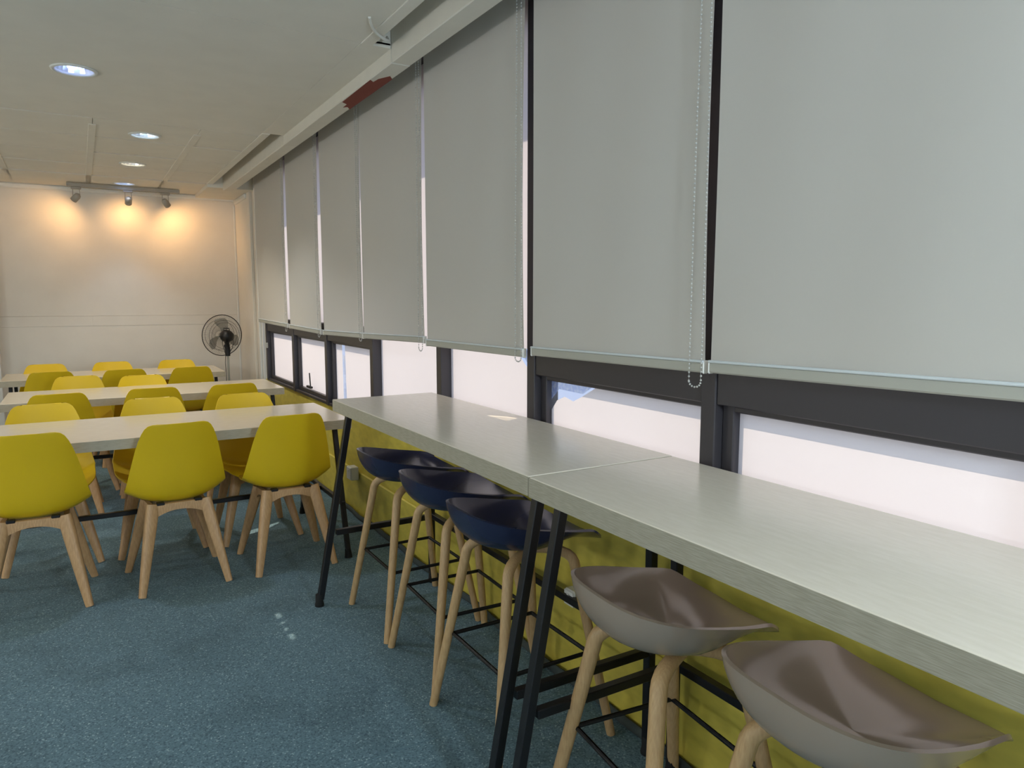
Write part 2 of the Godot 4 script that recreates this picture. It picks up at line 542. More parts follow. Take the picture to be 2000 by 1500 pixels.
func windows() -> void:
	var sash_bays := [0, 1, 2, 3, 6, 7, 8]   # bays with a transom at 1.13 m
	for k in 9:
		var near: float = POSTS[k]
		var far: float = POSTS[k + 1]
		var w := structure("window_%d" % (k + 1))
		var sash := k in sash_bays
		var a := far + 0.0275
		var b := near - 0.0275
		obj("post", span(1.475, 1.575, 0.652, 2.60, far - 0.0275, far + 0.0275, 0.003), M.frame, w)
		if k == 0:
			obj("post", span(1.475, 1.575, 0.652, 2.60, near - 0.0275, near + 0.0275, 0.003), M.frame, w)
		obj("bottom_rail", span(1.48, 1.575, 0.652, 0.675, a, b, 0.003), M.frame, w)
		obj("head_rail", span(1.48, 1.575, 2.56, 2.60, a, b, 0.003), M.frame, w)
		if sash:
			obj("transom", span(1.48, 1.575, 1.115, 1.235, a, b, 0.003), M.frame, w)
			var s := 0.04
			var fr := Node3D.new()
			fr.name = "sash"
			w.add_child(fr)
			var y0 := 0.675
			var y1 := 1.115
			obj("stile", span(1.505, 1.56, y0, y1, a, a + s, 0.003), M.frame, fr)
			obj("stile", span(1.505, 1.56, y0, y1, b - s * 0.4, b, 0.003), M.frame, fr)
			obj("rail", span(1.505, 1.56, y0, y0 + 0.026, a + s, b - s * 0.4, 0.003), M.frame, fr)
			obj("rail", span(1.505, 1.56, y1 - 0.018, y1, a + s, b - s * 0.4, 0.003), M.frame, fr)
			glaze(w, k, a + s, b - s * 0.4, y0 + 0.026, y1 - 0.018)
			glaze(w, -1, a, b, 1.235, 2.56)
		else:
			glaze(w, k, a, b, 0.675, 1.205)
			glaze(w, -2, a, b, 1.205, 2.56)
		if k == 7:
			# the stay that holds this sash
			var st := begin()
			sweep(st, [Vector3(1.492, 0.735, -5.56), Vector3(1.488, 0.84, -5.565)], [0.005], 8)
			box(st, Vector3(1.495, 0.728, -5.60), Vector3(0.02, 0.016, 0.12), 0.003)
			obj("stay", st, M.black, w)
		if k == 8:
			obj("latch", boxed(Vector3(1.47, 0.98, -6.94), Vector3(0.02, 0.05, 0.02), 0.004), M.hem, w)

# a clear pane with frosted film on its inner face; in some bays the film is torn
func glaze(w: Node3D, k: int, z0: float, z1: float, y0: float, y1: float) -> void:
	if k != -2:
		var top := 2.56 if k == 4 or k == 5 else y1
		obj("pane", span(1.530, 1.534, y0, top, z0, z1, 0.0), M.pane, w)
	var sheet := PackedVector2Array([Vector2(z0, y0), Vector2(z1, y0), Vector2(z1, y1), Vector2(z0, y1)])
	var cuts := []
	var residue := PackedVector2Array()
	if k == 3:      # near bay with a sash: the upper far corner has peeled
		cuts = [PackedVector2Array([Vector2(z0 - 0.01, y1 + 0.01), Vector2(z0 - 0.01, y1 - 0.125), Vector2(z0 + 0.035, y1 - 0.075), Vector2(z0 + 0.085, y1 - 0.055), Vector2(z0 + 0.14, y1 - 0.066), Vector2(z0 + 0.20, y1 - 0.04), Vector2(z0 + 0.30, y1 + 0.01)])]
		residue = PackedVector2Array([Vector2(z0, y1), Vector2(z0, y1 - 0.075), Vector2(z0 + 0.05, y1 - 0.03), Vector2(z0 + 0.20, y1 - 0.032), Vector2(z0 + 0.26, y1)])
	if k == 4:      # fixed bay: the upper near corner has peeled below the blind
		cuts = [PackedVector2Array([Vector2(z1 + 0.01, 1.21), Vector2(z1 + 0.01, 1.085), Vector2(z1 - 0.03, 1.115), Vector2(z1 - 0.09, 1.135), Vector2(z1 - 0.19, 1.21)])]
		residue = PackedVector2Array([Vector2(z1, 1.2), Vector2(z1, 1.12), Vector2(z1 - 0.08, 1.15), Vector2(z1 - 0.15, 1.2)])
	if k == 6:      # a slit where two strips of film do not meet
		cuts = [PackedVector2Array([Vector2(-4.850, y0 - 0.01), Vector2(-4.785, y0 - 0.01), Vector2(-4.800, y1 + 0.01), Vector2(-4.862, y1 + 0.01)])]
	if k == 5:      # four small nicks along the top of the lower strip
		for e in [[-3.635, 0.05, 0.03], [-3.535, 0.032, 0.024], [-3.475, 0.028, 0.02], [-3.40, 0.05, 0.03]]:
			cuts.append(PackedVector2Array([Vector2(e[0], 1.21), Vector2(e[0], 1.205 - e[2]), Vector2(e[0] + e[1], 1.205 - e[2]), Vector2(e[0] + e[1], 1.21)]))
	var polys := [sheet]
	for c in cuts:
		var rest := []
		for p in polys:
			rest.append_array(Geometry2D.clip_polygons(p, c))
		polys = rest
	var st := begin()
	for p in polys:
		st.set_smooth_group(-1)
		var idx := Geometry2D.triangulate_polygon(p)
		for i in range(0, idx.size(), 3):
			var q := []
			for e in 3:
				q.append(Vector3(1.5295, p[idx[i + e]].y, p[idx[i + e]].x))
			tri(st, q[0], q[1], q[2], Vector3.LEFT)
	obj("frosted_film", st, M.film, w)
	if residue.size():
		st = begin()
		var idx := Geometry2D.triangulate_polygon(residue)
		for i in range(0, idx.size(), 3):
			tri(st, Vector3(1.5285, residue[idx[i]].y, residue[idx[i]].x), Vector3(1.5285, residue[idx[i + 1]].y, residue[idx[i + 1]].x), Vector3(1.5285, residue[idx[i + 2]].y, residue[idx[i + 2]].x), Vector3.LEFT)
		obj("film_residue", st, M.residue, w)

# ------------------------------------------------------------------ blinds
func blinds() -> void:
	# near end, far end, bottom at near end, bottom at far end, does the chain show, loop bottom, label
	var list := [
		[-0.44, -1.384, 1.222, 1.206, true, 1.16, "pale grey roller blind nearest the camera, at the right edge of the photo"],
		[-1.404, -2.273, 1.204, 1.194, true, 1.164, "pale grey roller blind between the two broad dark window posts, second from the camera"],
		[-2.334, -3.229, 1.183, 1.178, true, 1.165, "grey roller blind third from the camera, with a bright gap on both sides"],
		[-3.26, -4.146, 1.190, 1.172, true, 1.150, "grey roller blind fourth from the camera, under the torn red patch of the beam"],
		[-4.152, -4.966, 1.172, 1.160, true, 1.155, "grey roller blind fifth from the camera, almost touching the fourth one"],
		[-5.028, -5.905, 1.160, 1.172, true, 1.140, "grey roller blind second from the far end of the window wall"],
		[-5.972, -7.068, 1.176, 1.194, true, 1.145, "grey roller blind farthest from the camera, beside the white pier"]]
	for b in list:
		blind(b)

func blind(d: Array) -> void:
	var z1: float = d[0]
	var z0: float = d[1]
	var x := 1.44
	var o := thing("roller_blind", d[6], "roller blind", Vector3(x, 2.46, (z0 + z1) / 2), 0.0, "roller blinds along the window wall")
	var c := o.position
	var low := lerpf(d[2], d[3], 0.5)
	var g := []
	for i in 15:
		var t := i / 14.0
		var row := []
		for j in 13:
			var u := j / 12.0
			var bottom: float = lerpf(d[3], d[2], u) + 0.03
			var edge := (u - 0.5) * 2.0
			var wave := 0.002 * sin(edge * 7.0 + t * 4.0) - 0.006 * pow(absf(edge), 8.0) * sin(PI * t)
			row.append(Vector3(x + wave, lerpf(2.565, bottom, t), lerpf(z0 + 0.006 * sin(PI * t), z1 - 0.006 * sin(PI * t), u)) - c)
		g.append(row)
	var st := begin()
	shell(st, g, 0.0008)
	obj("fabric", st, M.blind, o)
	var turn := atan2(d[2] - d[3], z1 - z0)
	var bs := Basis(Vector3.RIGHT, -turn)
	st = begin()
	box(st, Vector3(x, low + 0.015, (z0 + z1) / 2) - c, Vector3(0.016, 0.030, z1 - z0 + 0.004), 0.004, bs)
	obj("hem_bar", st, M.hem, o)
	st = begin()
	box(st, Vector3(x - 0.006, low + 0.031, (z0 + z1) / 2) - c, Vector3(0.012, 0.007, z1 - z0 + 0.004), 0.002, bs)
	obj("hem_lip", st, M.hem_lip, o)
	for e in [[z1, d[2]], [z0, d[3]]]:
		obj("end_cap", boxed(Vector3(x, e[1] + 0.016, e[0]) - c, Vector3(0.020, 0.036, 0.006), 0.003), M.white_plastic, o)
	st = begin()
	sweep(st, [Vector3(x + 0.016, 2.57, z0 + 0.004) - c, Vector3(x + 0.016, 2.57, z1 - 0.004) - c], [0.017], 16, Vector3.UP)
	obj("roller", st, M.hem, o)
	# bead chain: two strands in front of the near edge, joined in a loop below
	var spots := []
	var zc := z1 - 0.022
	if d[0] > -1.0:
		zc = z1 - 0.03
	var r := 0.016
	var loop_y: float = d[5] + r
	var y := 2.53
	while y > loop_y:
		var sway := 0.010 * smoothstep(2.4, 1.6, y)
		spots.append(Vector3(x - 0.012, y, zc + r + sway * 0.3))
		spots.append(Vector3(x - 0.012, y - 0.005, zc - r - sway))
		y -= 0.0115
	for i in 7:
		var a := PI * (i + 0.5) / 7.0
		spots.append(Vector3(x - 0.012, loop_y - r * sin(a), zc - 0.004 + (r + 0.006) * cos(a)))
	var ball := SphereMesh.new()
	ball.radius = 0.0029
	ball.height = 0.0058
	ball.radial_segments = 8
	ball.rings = 4
	ball.material = M.bead
	var mm := MultiMesh.new()
	mm.transform_format = MultiMesh.TRANSFORM_3D
	mm.mesh = ball
	mm.instance_count = spots.size()
	for i in spots.size():
		mm.set_instance_transform(i, Transform3D(Basis.IDENTITY, spots[i] - c))
	var mi := MultiMeshInstance3D.new()
	mi.name = "bead_chain"
	mi.multimesh = mm
	mi.set_meta("kind", "stuff")
	o.add_child(mi, true)
	st = begin()
	for s in [-1.0, 1.0]:
		sweep(st, [Vector3(x - 0.012, 2.54, zc + r * s) - c, Vector3(x - 0.012, 1.8, zc + (r + 0.006) * s) - c, Vector3(x - 0.012, loop_y, zc - 0.004 + (r + 0.006) * s) - c], [0.0005], 5)
	obj("chain_cord", st, M.bead, o)

# ------------------------------------------------------------------ lamps
func ceiling_lights() -> void:
	var where := [Vector2(0.041, -4.12), Vector2(0.433, -5.478), Vector2(0.427, -6.66), Vector2(0.422, -7.79)]
	var tints := [Color(0.62, 0.72, 1.0), Color(0.80, 0.90, 1.0), Color(1.0, 0.95, 0.86), Color(0.66, 0.78, 1.0)]
	var words := ["round recessed downlight nearest the camera, with a bluish reflector", "second recessed downlight from the camera, in line with the two beyond it", "third recessed downlight from the camera, with a warmer white glow", "farthest recessed downlight, just in front of the spotlight track"]
	for i in 4:
		var p := Vector3(where[i].x, TOP, where[i].y)
		var o := thing("downlight", words[i], "ceiling light", p, 0.0, "recessed downlights")
		var st := begin()
		lathe(st, [Vector2(0.078, 0.012), Vector2(0.080, -0.004), Vector2(0.088, -0.009), Vector2(0.097, -0.006), Vector2(0.100, 0.0), Vector2(0.088, 0.001)], 40)
		obj("trim_ring", st, M.white_plastic, o)
		st = begin()
		lathe(st, [Vector2(0.079, 0.004), Vector2(0.070, 0.045), Vector2(0.050, 0.080), Vector2(0.020, 0.095), Vector2(0.0, 0.097)], 20, Vector3.ZERO, Basis.IDENTITY, false)
		obj("reflector", st, M.chrome, o)
		var lamp := mat(tints[i], 0.4)
		lamp.emission_enabled = true
		lamp.emission = tints[i]
		lamp.emission_energy_multiplier = 5.0
		st = begin()
		for s in [-1.0, 1.0]:
			sweep(st, [Vector3(0.016 * s, 0.09, 0), Vector3(0.020 * s, 0.02, 0), Vector3(0.015 * s, 0.010, 0)], [0.013], 10)
		obj("lamp", st, lamp, o)
		var li := SpotLight3D.new()
		li.name = "light"
		li.light_color = tints[i].lerp(Color(1, 0.95, 0.88), 0.6)
		li.light_energy = 0.66 if i < 3 else 0.3
		li.spot_angle = 62 if i < 3 else 38
		li.spot_angle_attenuation = 0.6
		li.spot_range = 12
		li.spot_attenuation = 2
		li.light_size = 0.06
		li.shadow_enabled = true
		li.position = Vector3(0, -0.012, 0)
		li.rotation_degrees.x = -90
		o.add_child(li)
	# spotlight track before the far wall
	var z := -7.93
	var track := thing("track_light", "grey ceiling track with three small spotlights washing the far wall", "track light", Vector3(0.43, TOP - 0.01, z))
	obj("rail", span(-0.475, 0.475, -0.034, 0.0, -0.018, 0.018, 0.003), M.grey_metal, track)
	var heads := [[-0.40, Vector3(-0.34, -0.36, -0.30), 0.125], [0.025, Vector3(-0.01, -0.25, -0.27), 0.115], [0.345, Vector3(0.30, -0.40, -0.30), 0.16]]
	for h in heads:
		var x: float = h[0]
		obj("adapter", span(x - 0.042, x + 0.042, -0.056, -0.034, -0.016, 0.016, 0.005), M.grey_metal, track)
		var aim: Vector3 = h[1].normalized()
		var pivot := Vector3(x, -0.125, 0.0)
		var st: SurfaceTool
		for s in [-1.0, 1.0]:
			st = begin()
			sweep(st, [Vector3(x + 0.026 * s, -0.05, 0), Vector3(x + 0.029 * s, -0.125, 0)], [0.003], 6)
			obj("yoke_arm", st, M.grey_metal, track)
		var bs := Basis(Quaternion(Vector3.UP, -aim))
		st = begin()
		lathe(st, [Vector2(0.0, 0.036), Vector2(0.014, 0.034), Vector2(0.025, 0.024), Vector2(0.030, 0.006), Vector2(0.030, -0.045), Vector2(0.027, -0.045), Vector2(0.022, -0.015), Vector2(0.0, -0.012)], 20, pivot, bs)
		var head := obj("spot_head", st, M.grey_metal, track)
		var bulb := mat(Color(1, 0.85, 0.6), 0.4)
		bulb.emission_enabled = true
		bulb.emission = Color(1.0, 0.80, 0.52)
		bulb.emission_energy_multiplier = 3.0
		st = begin()
		lathe(st, [Vector2(0.0, -0.030), Vector2(0.020, -0.032), Vector2(0.024, -0.026), Vector2(0.0, -0.02)], 16, pivot, bs)
		obj("bulb", st, bulb, head)
		var li := SpotLight3D.new()
		li.name = "light"
		li.light_color = Color(1.0, 0.77, 0.50)
		li.light_energy = h[2]
		li.spot_angle = 72
		li.spot_angle_attenuation = 1.0
		li.spot_range = 8
		li.spot_attenuation = 2
		li.light_size = 0.02
		li.shadow_enabled = true
		track.add_child(li)
		li.position = pivot + aim * 0.05
		li.look_at_from_position(track.position + li.position, track.position + pivot + aim, Vector3.UP)
	# opal floor lamps stand along the left side of the room and behind the camera, outside the frame
	var lamps := [
		[Vector3(0.95, 1.55, 1.15), 2.1, Color(0.86, 0.94, 1.0), "opal floor lamp right behind the camera"],
		[Vector3(-2.7, 1.65, 0.6), 0.7, Color(0.90, 0.95, 1.0), "opal floor lamp left of the frame, first of four along the left wall"],
		[Vector3(-2.9, 1.65, -2.0), 0.58, Color(0.92, 0.96, 1.0), "opal floor lamp left of the frame, second of four along the left wall"],
		[Vector3(-2.9, 1.65, -4.5), 0.65, Color(0.98, 0.97, 0.94), "opal floor lamp left of the frame, third of four along the left wall"],
		[Vector3(-2.9, 1.65, -7.0), 0.16, Color(1.0, 0.96, 0.90), "opal floor lamp left of the frame, last of four along the left wall"]]
	for g in lamps:
		var o := thing("floor_lamp", g[3], "floor lamp", Vector3(g[0].x, 0, g[0].z), 0.0, "opal floor lamps")
		var h: float = g[0].y
		var st := begin()
		lathe(st, [Vector2(0, 0), Vector2(0.14, 0), Vector2(0.14, 0.015), Vector2(0.02, 0.03), Vector2(0, 0.03)], 24)
		obj("base", st, M.black, o)
		st = begin()
		sweep(st, [Vector3(0, 0.02, 0), Vector3(0, h - 0.1, 0)], [0.010], 10)
		obj("pole", st, M.black, o)
		var opal := mat(Color(0.95, 0.95, 0.93), 0.4)
		opal.emission_enabled = true
		opal.emission = g[2]
		opal.emission_energy_multiplier = 1.0
		st = begin()
		var prof := []
		for i in 13:
			prof.append(Vector2(0.11 * sin(PI * i / 12.0), -0.11 * cos(PI * i / 12.0)))
		lathe(st, prof, 24, Vector3(0, h, 0))
		obj("globe", st, opal, o)
		var li := OmniLight3D.new()
		li.name = "light"
		li.position.y = h
		li.light_color = g[2]
		li.light_energy = g[1]
		li.omni_range = 16
		li.omni_attenuation = 2
		li.light_size = 0.1
		li.shadow_enabled = true
		o.add_child(li)

# ------------------------------------------------------------------ tables and chairs
func table(called: String, label: String, at: Vector3, length: float, width: float) -> void:
	var o := thing(called, label, "table", at, 0.0, "white tables in rows")
	var y := 0.745
	obj("tabletop", span(-length / 2, length / 2, y - 0.050, y, -width / 2, width / 2, 0.002), M.laminate, o)
	for s in [-1.0, 1.0]:
		obj("edge_band", span(-length / 2, length / 2, y - 0.0505, y - 0.0015, s * width / 2, s * (width / 2 + 0.0012), 0.0005), M.edge_band, o)
		var x: float = s * (length / 2 - 0.07)
		for t in [-1.0, 1.0]:
			var st := begin()
			bar(st, Vector3(x, y - 0.05, t * (width / 2 - 0.09)), Vector3(x, 0.03, t * (width / 2 + 0.10)), 0.026, 0.026)
			obj("leg", st, M.black, o)
			st = begin()
			sweep(st, [Vector3(x, 0.045, t * (width / 2 + 0.096)), Vector3(x, 0.01, t * (width / 2 + 0.105)), Vector3(x, 0.0, t * (width / 2 + 0.106))], [0.016, 0.020, 0.021], 12)
			obj("foot_cap", st, M.rubber, o)
		var rail := begin()
		var zr := width / 2 + 0.10 - 0.19 * 0.275 / 0.69
		bar(rail, Vector3(x, 0.285, -zr - 0.02), Vector3(x, 0.285, zr + 0.02), 0.024, 0.024)
		obj("end_rail", rail, M.black, o)
	var st2 := begin()
	bar(st2, Vector3(-(length / 2 - 0.07), 0.285, 0), Vector3(length / 2 - 0.07, 0.285, 0), 0.024, 0.028, Vector3.UP)
	obj("stretcher", st2, M.black, o)

func make_chair(label: String, group: String) -> Node3D:
	var o := thing("dining_chair", label, "chair", Vector3.ZERO, 0.0, group)
	# shell: profile down the back and along the seat (y, z), half width, how far the edges curl
	var prof := [
		[0.822, 0.236, 0.092, 0.010], [0.819, 0.2355, 0.112, 0.012], [0.811, 0.233, 0.131, 0.016], [0.796, 0.229, 0.146, 0.020], [0.770, 0.221, 0.159, 0.025],
		[0.730, 0.209, 0.173, 0.031], [0.680, 0.194, 0.186, 0.039], [0.622, 0.180, 0.199, 0.048], [0.560, 0.166, 0.212, 0.057], [0.505, 0.152, 0.222, 0.066],
		[0.461, 0.136, 0.2285, 0.074], [0.431, 0.113, 0.230, 0.078], [0.413, 0.082, 0.228, 0.076], [0.405, 0.045, 0.2265, 0.069], [0.403, 0.0, 0.225, 0.061],
		[0.405, -0.05, 0.223, 0.052], [0.410, -0.10, 0.219, 0.042], [0.417, -0.15, 0.211, 0.031], [0.421, -0.185, 0.200, 0.022], [0.420, -0.212, 0.184, 0.014],
		[0.413, -0.230, 0.162, 0.008], [0.402, -0.240, 0.136, 0.004]]
	var g := []
	for i in prof.size():
		var a: Array = prof[maxi(i - 1, 0)]
		var b: Array = prof[mini(i + 1, prof.size() - 1)]
		var d := Vector2(b[0] - a[0], b[1] - a[1]).normalized()   # along the profile in (y, z)
		var nrm := Vector3(0, -d.y, d.x)                          # towards the sitter: forward on the back, up on the seat
		if i >= 13:
			nrm = Vector3(0, absf(nrm.y), nrm.z)
		var p: Array = prof[i]
		var row := []
		for j in 21:
			var u := (j - 10) / 10.0
			row.append(Vector3(u * p[2], p[0], p[1]) + nrm * p[3] * pow(absf(u), 2.3))
		g.append(row)
	var st := begin()
	shell(st, g, -0.006 if shell_faces_away(g) else 0.006)
	obj("seat_shell", st, M.yellow, o)
	# beech base: four splayed legs joined by arched rails
	for sx in [-1.0, 1.0]:
		for sz in [-1.0, 1.0]:
			st = begin()
			var top := Vector3(sx * 0.118, 0.419 if sz > 0 else 0.394, sz * 0.112 + 0.005)
			var foot := Vector3(sx * (0.196 if sz > 0 else 0.214), 0.0, sz * 0.205 + 0.005)
			sweep(st, [top, top.lerp(foot, 0.25), top.lerp(foot, 0.7), foot], [Vector2(0.029, 0.021), Vector2(0.028, 0.0205), Vector2(0.0215, 0.017), Vector2(0.016, 0.0135)], 12, Vector3(1, 0, 0.35 * sx * sz).normalized(), 3.4)
			obj("leg", st, M.beech, o)
	for sz in [-1.0, 1.0]:
		st = begin()
		arch(st, Vector3(-0.128, 0.418 if sz > 0 else 0.392, sz * 0.118 + 0.005), Vector3(0.128, 0.418 if sz > 0 else 0.392, sz * 0.118 + 0.005), 0.085, 0.034, 0.022)
		obj("rail", st, M.beech, o)
	for sx in [-1.0, 1.0]:
		st = begin()
		arch(st, Vector3(sx * 0.122, 0.391, -0.115), Vector3(sx * 0.122, 0.412, 0.125), 0.075, 0.030, 0.020)
		obj("rail", st, M.beech, o)
	for sx in [-1.0, 1.0]:
		for e in [Vector3(sx * 0.085, 0.420, 0.121), Vector3(sx * 0.085, 0.396, -0.10)]:
			obj("bracket", boxed(e, Vector3(0.035, 0.014, 0.032), 0.003), M.black, o)
	return o

func shell_faces_away(_g: Array) -> bool:
	return false

# a rail whose underside is arched: deep at both ends, thin in the middle
func arch(st: SurfaceTool, a: Vector3, b: Vector3, deep: float, thin: float, thick: float) -> void:
	var l := a.distance_to(b)
	var x := (b - a).normalized()
	var place := Transform3D(Basis(x, Vector3.UP, x.cross(Vector3.UP)), a)
	var pts := PackedVector2Array([Vector2(0, 0), Vector2(l, 0)])
	for i in 13:
		var t := i / 12.0
		var e := pow(absf(t - 0.5) * 2.0, 2.2)
		pts.append(Vector2(lerpf(l + 0.012, -0.012, t), -lerpf(thin, deep, e)))
	prism(st, pts, -thick / 2, thick / 2, place)

func tables_and_chairs() -> void:
	table("dining_table", "long white table nearest the camera, its end next to the high counter", Vector3(0.378, 0, -4.225), 1.75, 0.747)
	table("dining_table", "long white table in the middle of the three rows", Vector3(0.403, 0, -5.865), 1.76, 0.70)
	table("dining_table", "long white table in the farthest row, beside the black fan", Vector3(0.258, 0, -7.43), 1.72, 0.69)
	var spots := [
		[0.895, -3.905, 0.0, "yellow shell chair before the nearest table, the one next to the high counter"],
		[0.356, -3.925, 0.05, "yellow shell chair with beech legs, in front of the nearest table, middle of its three"],
		[-0.235, -3.945, -0.02, "yellow shell chair with beech legs, cut by the left edge of the photo"],
		[-0.205, -4.545, PI + 0.05, "yellow chair facing the camera behind the nearest table, at its left end"],
		[0.330, -4.520, PI - 0.03, "yellow chair facing the camera behind the nearest table, middle of its three"],
		[0.842, -4.465, PI + 0.02, "yellow chair facing the camera behind the nearest table, at the window end"],
		[-0.160, -5.475, 0.04, "yellow chair turned away, in front of the middle table, at its left end"],
		[0.390, -5.510, -0.03, "yellow chair turned away, in front of the middle table, middle of its three"],
		[0.878, -5.495, 0.03, "yellow chair turned away, in front of the middle table, at the window end"],
		[-0.050, -6.190, PI, "yellow chair facing the camera behind the middle table, the left one of two"],
		[0.385, -6.010, PI + 0.04, "yellow chair facing the camera behind the middle table, the right one of two"],
		[-0.245, -7.130, 0.03, "yellow chair turned away, in front of the farthest table, at its left end"],
		[0.290, -7.060, 0.0, "yellow chair turned away, in front of the farthest table, middle of its three"],
		[0.800, -7.030, 0.02, "yellow chair turned away, in front of the farthest table, nearest the windows"],
		[-0.300, -7.520, PI, "yellow chair against the far wall behind the farthest table, at its left end"],
		[0.232, -7.510, PI + 0.03, "yellow chair against the far wall behind the farthest table, middle of its three"],
		[0.765, -7.470, PI - 0.03, "yellow chair against the far wall behind the farthest table, nearest the fan"]]
	var proto: Node3D = null
	for s in spots:
		var c: Node3D
		if proto == null:
			c = make_chair(s[3], "yellow chairs at the three tables")
			proto = c
		else:
			c = proto.duplicate()
			c.name = numbered("dining_chair")
			add_child(c)
			c.set_meta("label", s[3])
		c.position = Vector3(s[0], 0, s[1])
		c.rotation.y = s[2]

# ------------------------------------------------------------------ high counters and stools
func counter(label: String, z0: float, z1: float, y: float, flip: bool) -> void:
	var cz := (z0 + z1) / 2
	var x0 := 0.963
	var x1 := 1.456
	var cx := (x0 + x1) / 2
	var o := thing("high_counter", label, "high table", Vector3(cx, 0, cz), 0.0, "high counters under the windows")
	var h := (z1 - z0) / 2
	var w := (x1 - x0) / 2
	obj("countertop", span(-w, w, y - 0.052, y, -h, h, 0.002), M.laminate_long, o)
	obj("edge_band", span(-w - 0.0012, -w, y - 0.0525, y - 0.0015, -h, h, 0.0005), M.edge_band_long, o)
	for s in [-1.0, 1.0]:
		obj("edge_band", span(-w, w, y - 0.0525, y - 0.0015, s * h, s * (h + 0.0012), 0.0005), M.edge_band, o)
		var z: float = s * (h - (0.025 if (s < 0) != flip else 0.052))
		var st := begin()
		bar(st, Vector3(-w + 0.07, y - 0.052, z), Vector3(0.872 - cx, 0.03, z), 0.028, 0.028)
		obj("leg", st, M.black, o)
		st = begin()
		bar(st, Vector3(w - 0.022, y - 0.052, z), Vector3(w - 0.022, 0.03, z), 0.028, 0.028)
		obj("leg", st, M.black, o)
		for e in [0.867 - cx, w - 0.022]:
			st = begin()
			lathe(st, [Vector2(0.0, 0.055), Vector2(0.017, 0.055), Vector2(0.018, 0.02), Vector2(0.021, 0.008), Vector2(0.021, 0.0), Vector2(0.0, 0.0)], 14, Vector3(e, 0, z))
			obj("foot_cap", st, M.rubber, o)
		st = begin()
		bar(st, Vector3(0.953 - cx, 0.335, z), Vector3(w - 0.022, 0.335, z), 0.026, 0.026, Vector3.UP)
		obj("end_rail", st, M.black, o)
	var st2 := begin()
	bar(st2, Vector3(w - 0.022, 0.345, -h + 0.03), Vector3(w - 0.022, 0.345, h - 0.03), 0.026, 0.028, Vector3.UP)
	obj("stretcher", st2, M.black, o)

func rim_at(a: float) -> Vector3:
	# x forward, z across; the back is high, the front a drooping lip
	var c := cos(a)
	var s := sin(a)
	var n := 3.0 if c < 0.0 else lerpf(3.0, 4.5, smoothstep(0.0, 0.5, c))
	var u := 0.212 * signf(c) * pow(absf(c), 2.0 / n)
	var w := 0.203 * signf(s) * pow(absf(s), 2.0 / n)
	var t := u / 0.212
	var y := lerpf(0.724, 0.646, (t + 1.0) * 0.5) - 0.006 * sin(PI * (t + 1.0) * 0.5)
	y -= 0.036 * smoothstep(0.62, 1.0, t)
	y -= 0.018 * smoothstep(0.70, 1.0, t) * (1.0 - pow(absf(w / 0.203), 1.8))
	if t > 0.0:
		w *= 1.0 - 0.05 * t * t
		u *= 1.0 + 0.15 * t * t
	return Vector3(u, y, w)

func make_stool(label: String, group: String, m: Material, thick: float, lift: float, yb: float) -> Node3D:
	var o := thing("bar_stool", label, "bar stool", Vector3.ZERO, 0.0, group)
	var rings := 16
	var around := 56
	var g := []
	for i in rings + 1:
		var s := maxf(0.003, float(i) / rings)
		var row := []
		for j in around:
			var a := TAU * j / around
			var rim := rim_at(a) + Vector3(0, lift, 0)
			var f := smoothstep(-0.3, 0.9, rim.x / 0.212)
			var p := lerpf(3.4, 2.4, f)
			var y := yb + (rim.y - yb) * pow(s, p) + 0.010 * f * sin(PI * s)
			var e := 1.0 - pow(1.0 - s, lerpf(1.55, 1.05, f))
			var k := s * s
			var oval := Vector2(0.222 * cos(a), 0.203 * sin(a))
			row.append(Vector3(0.005 + (lerpf(oval.x, rim.x, k) - 0.005) * e, y, lerpf(oval.y, rim.z, k) * e))
		g.append(row)
	var st := begin()
	shell(st, g, -0.009, true)
	obj("seat_shell", st, m, o)
	for sx in [-1.0, 1.0]:
		for sz in [-1.0, 1.0]:
			var foot := Vector3(sx * 0.212, 0, sz * 0.226)
			var knee := Vector3(sx * 0.118, yb - 0.036, sz * 0.132)
			var top := Vector3(sx * 0.0, yb - 0.018, sz * 0.075)
			var path := [foot, foot.lerp(knee, 0.35), foot.lerp(knee, 0.7), foot.lerp(knee, 0.95)]
			var b0: Vector3 = path[3]
			var kn := knee + Vector3(-sx * 0.006, 0.018, -sz * 0.006)
			for i in range(1, 7):
				var t := i / 6.0
				path.append(b0.lerp(kn, t).lerp(kn.lerp(top, t), t))
			st = begin()
			sweep(st, path, [0.0145 * thick, 0.0155 * thick, 0.0168 * thick, 0.0175 * thick, 0.0175 * thick, 0.0172 * thick, 0.0165 * thick, 0.0155 * thick, 0.0145 * thick, 0.0135 * thick], 14, Vector3(sx, 0, -sz).normalized(), 2.3)
			obj("leg", st, M.ash, o)
	st = begin()
	var q := [Vector3(-0.158, 0.27, -0.172), Vector3(0.158, 0.27, -0.172), Vector3(0.158, 0.27, 0.172), Vector3(-0.158, 0.27, 0.172)]
	for i in 4:
		sweep(st, [q[i], q[(i + 1) % 4]], [0.0068], 10, Vector3.UP)
	for p in q:
		lathe(st, [Vector2(0, 0.0068), Vector2(0.0048, 0.0048), Vector2(0.0068, 0), Vector2(0.0048, -0.0048), Vector2(0, -0.0068)], 10, p)
	obj("footrest", st, M.black, o)
	return o

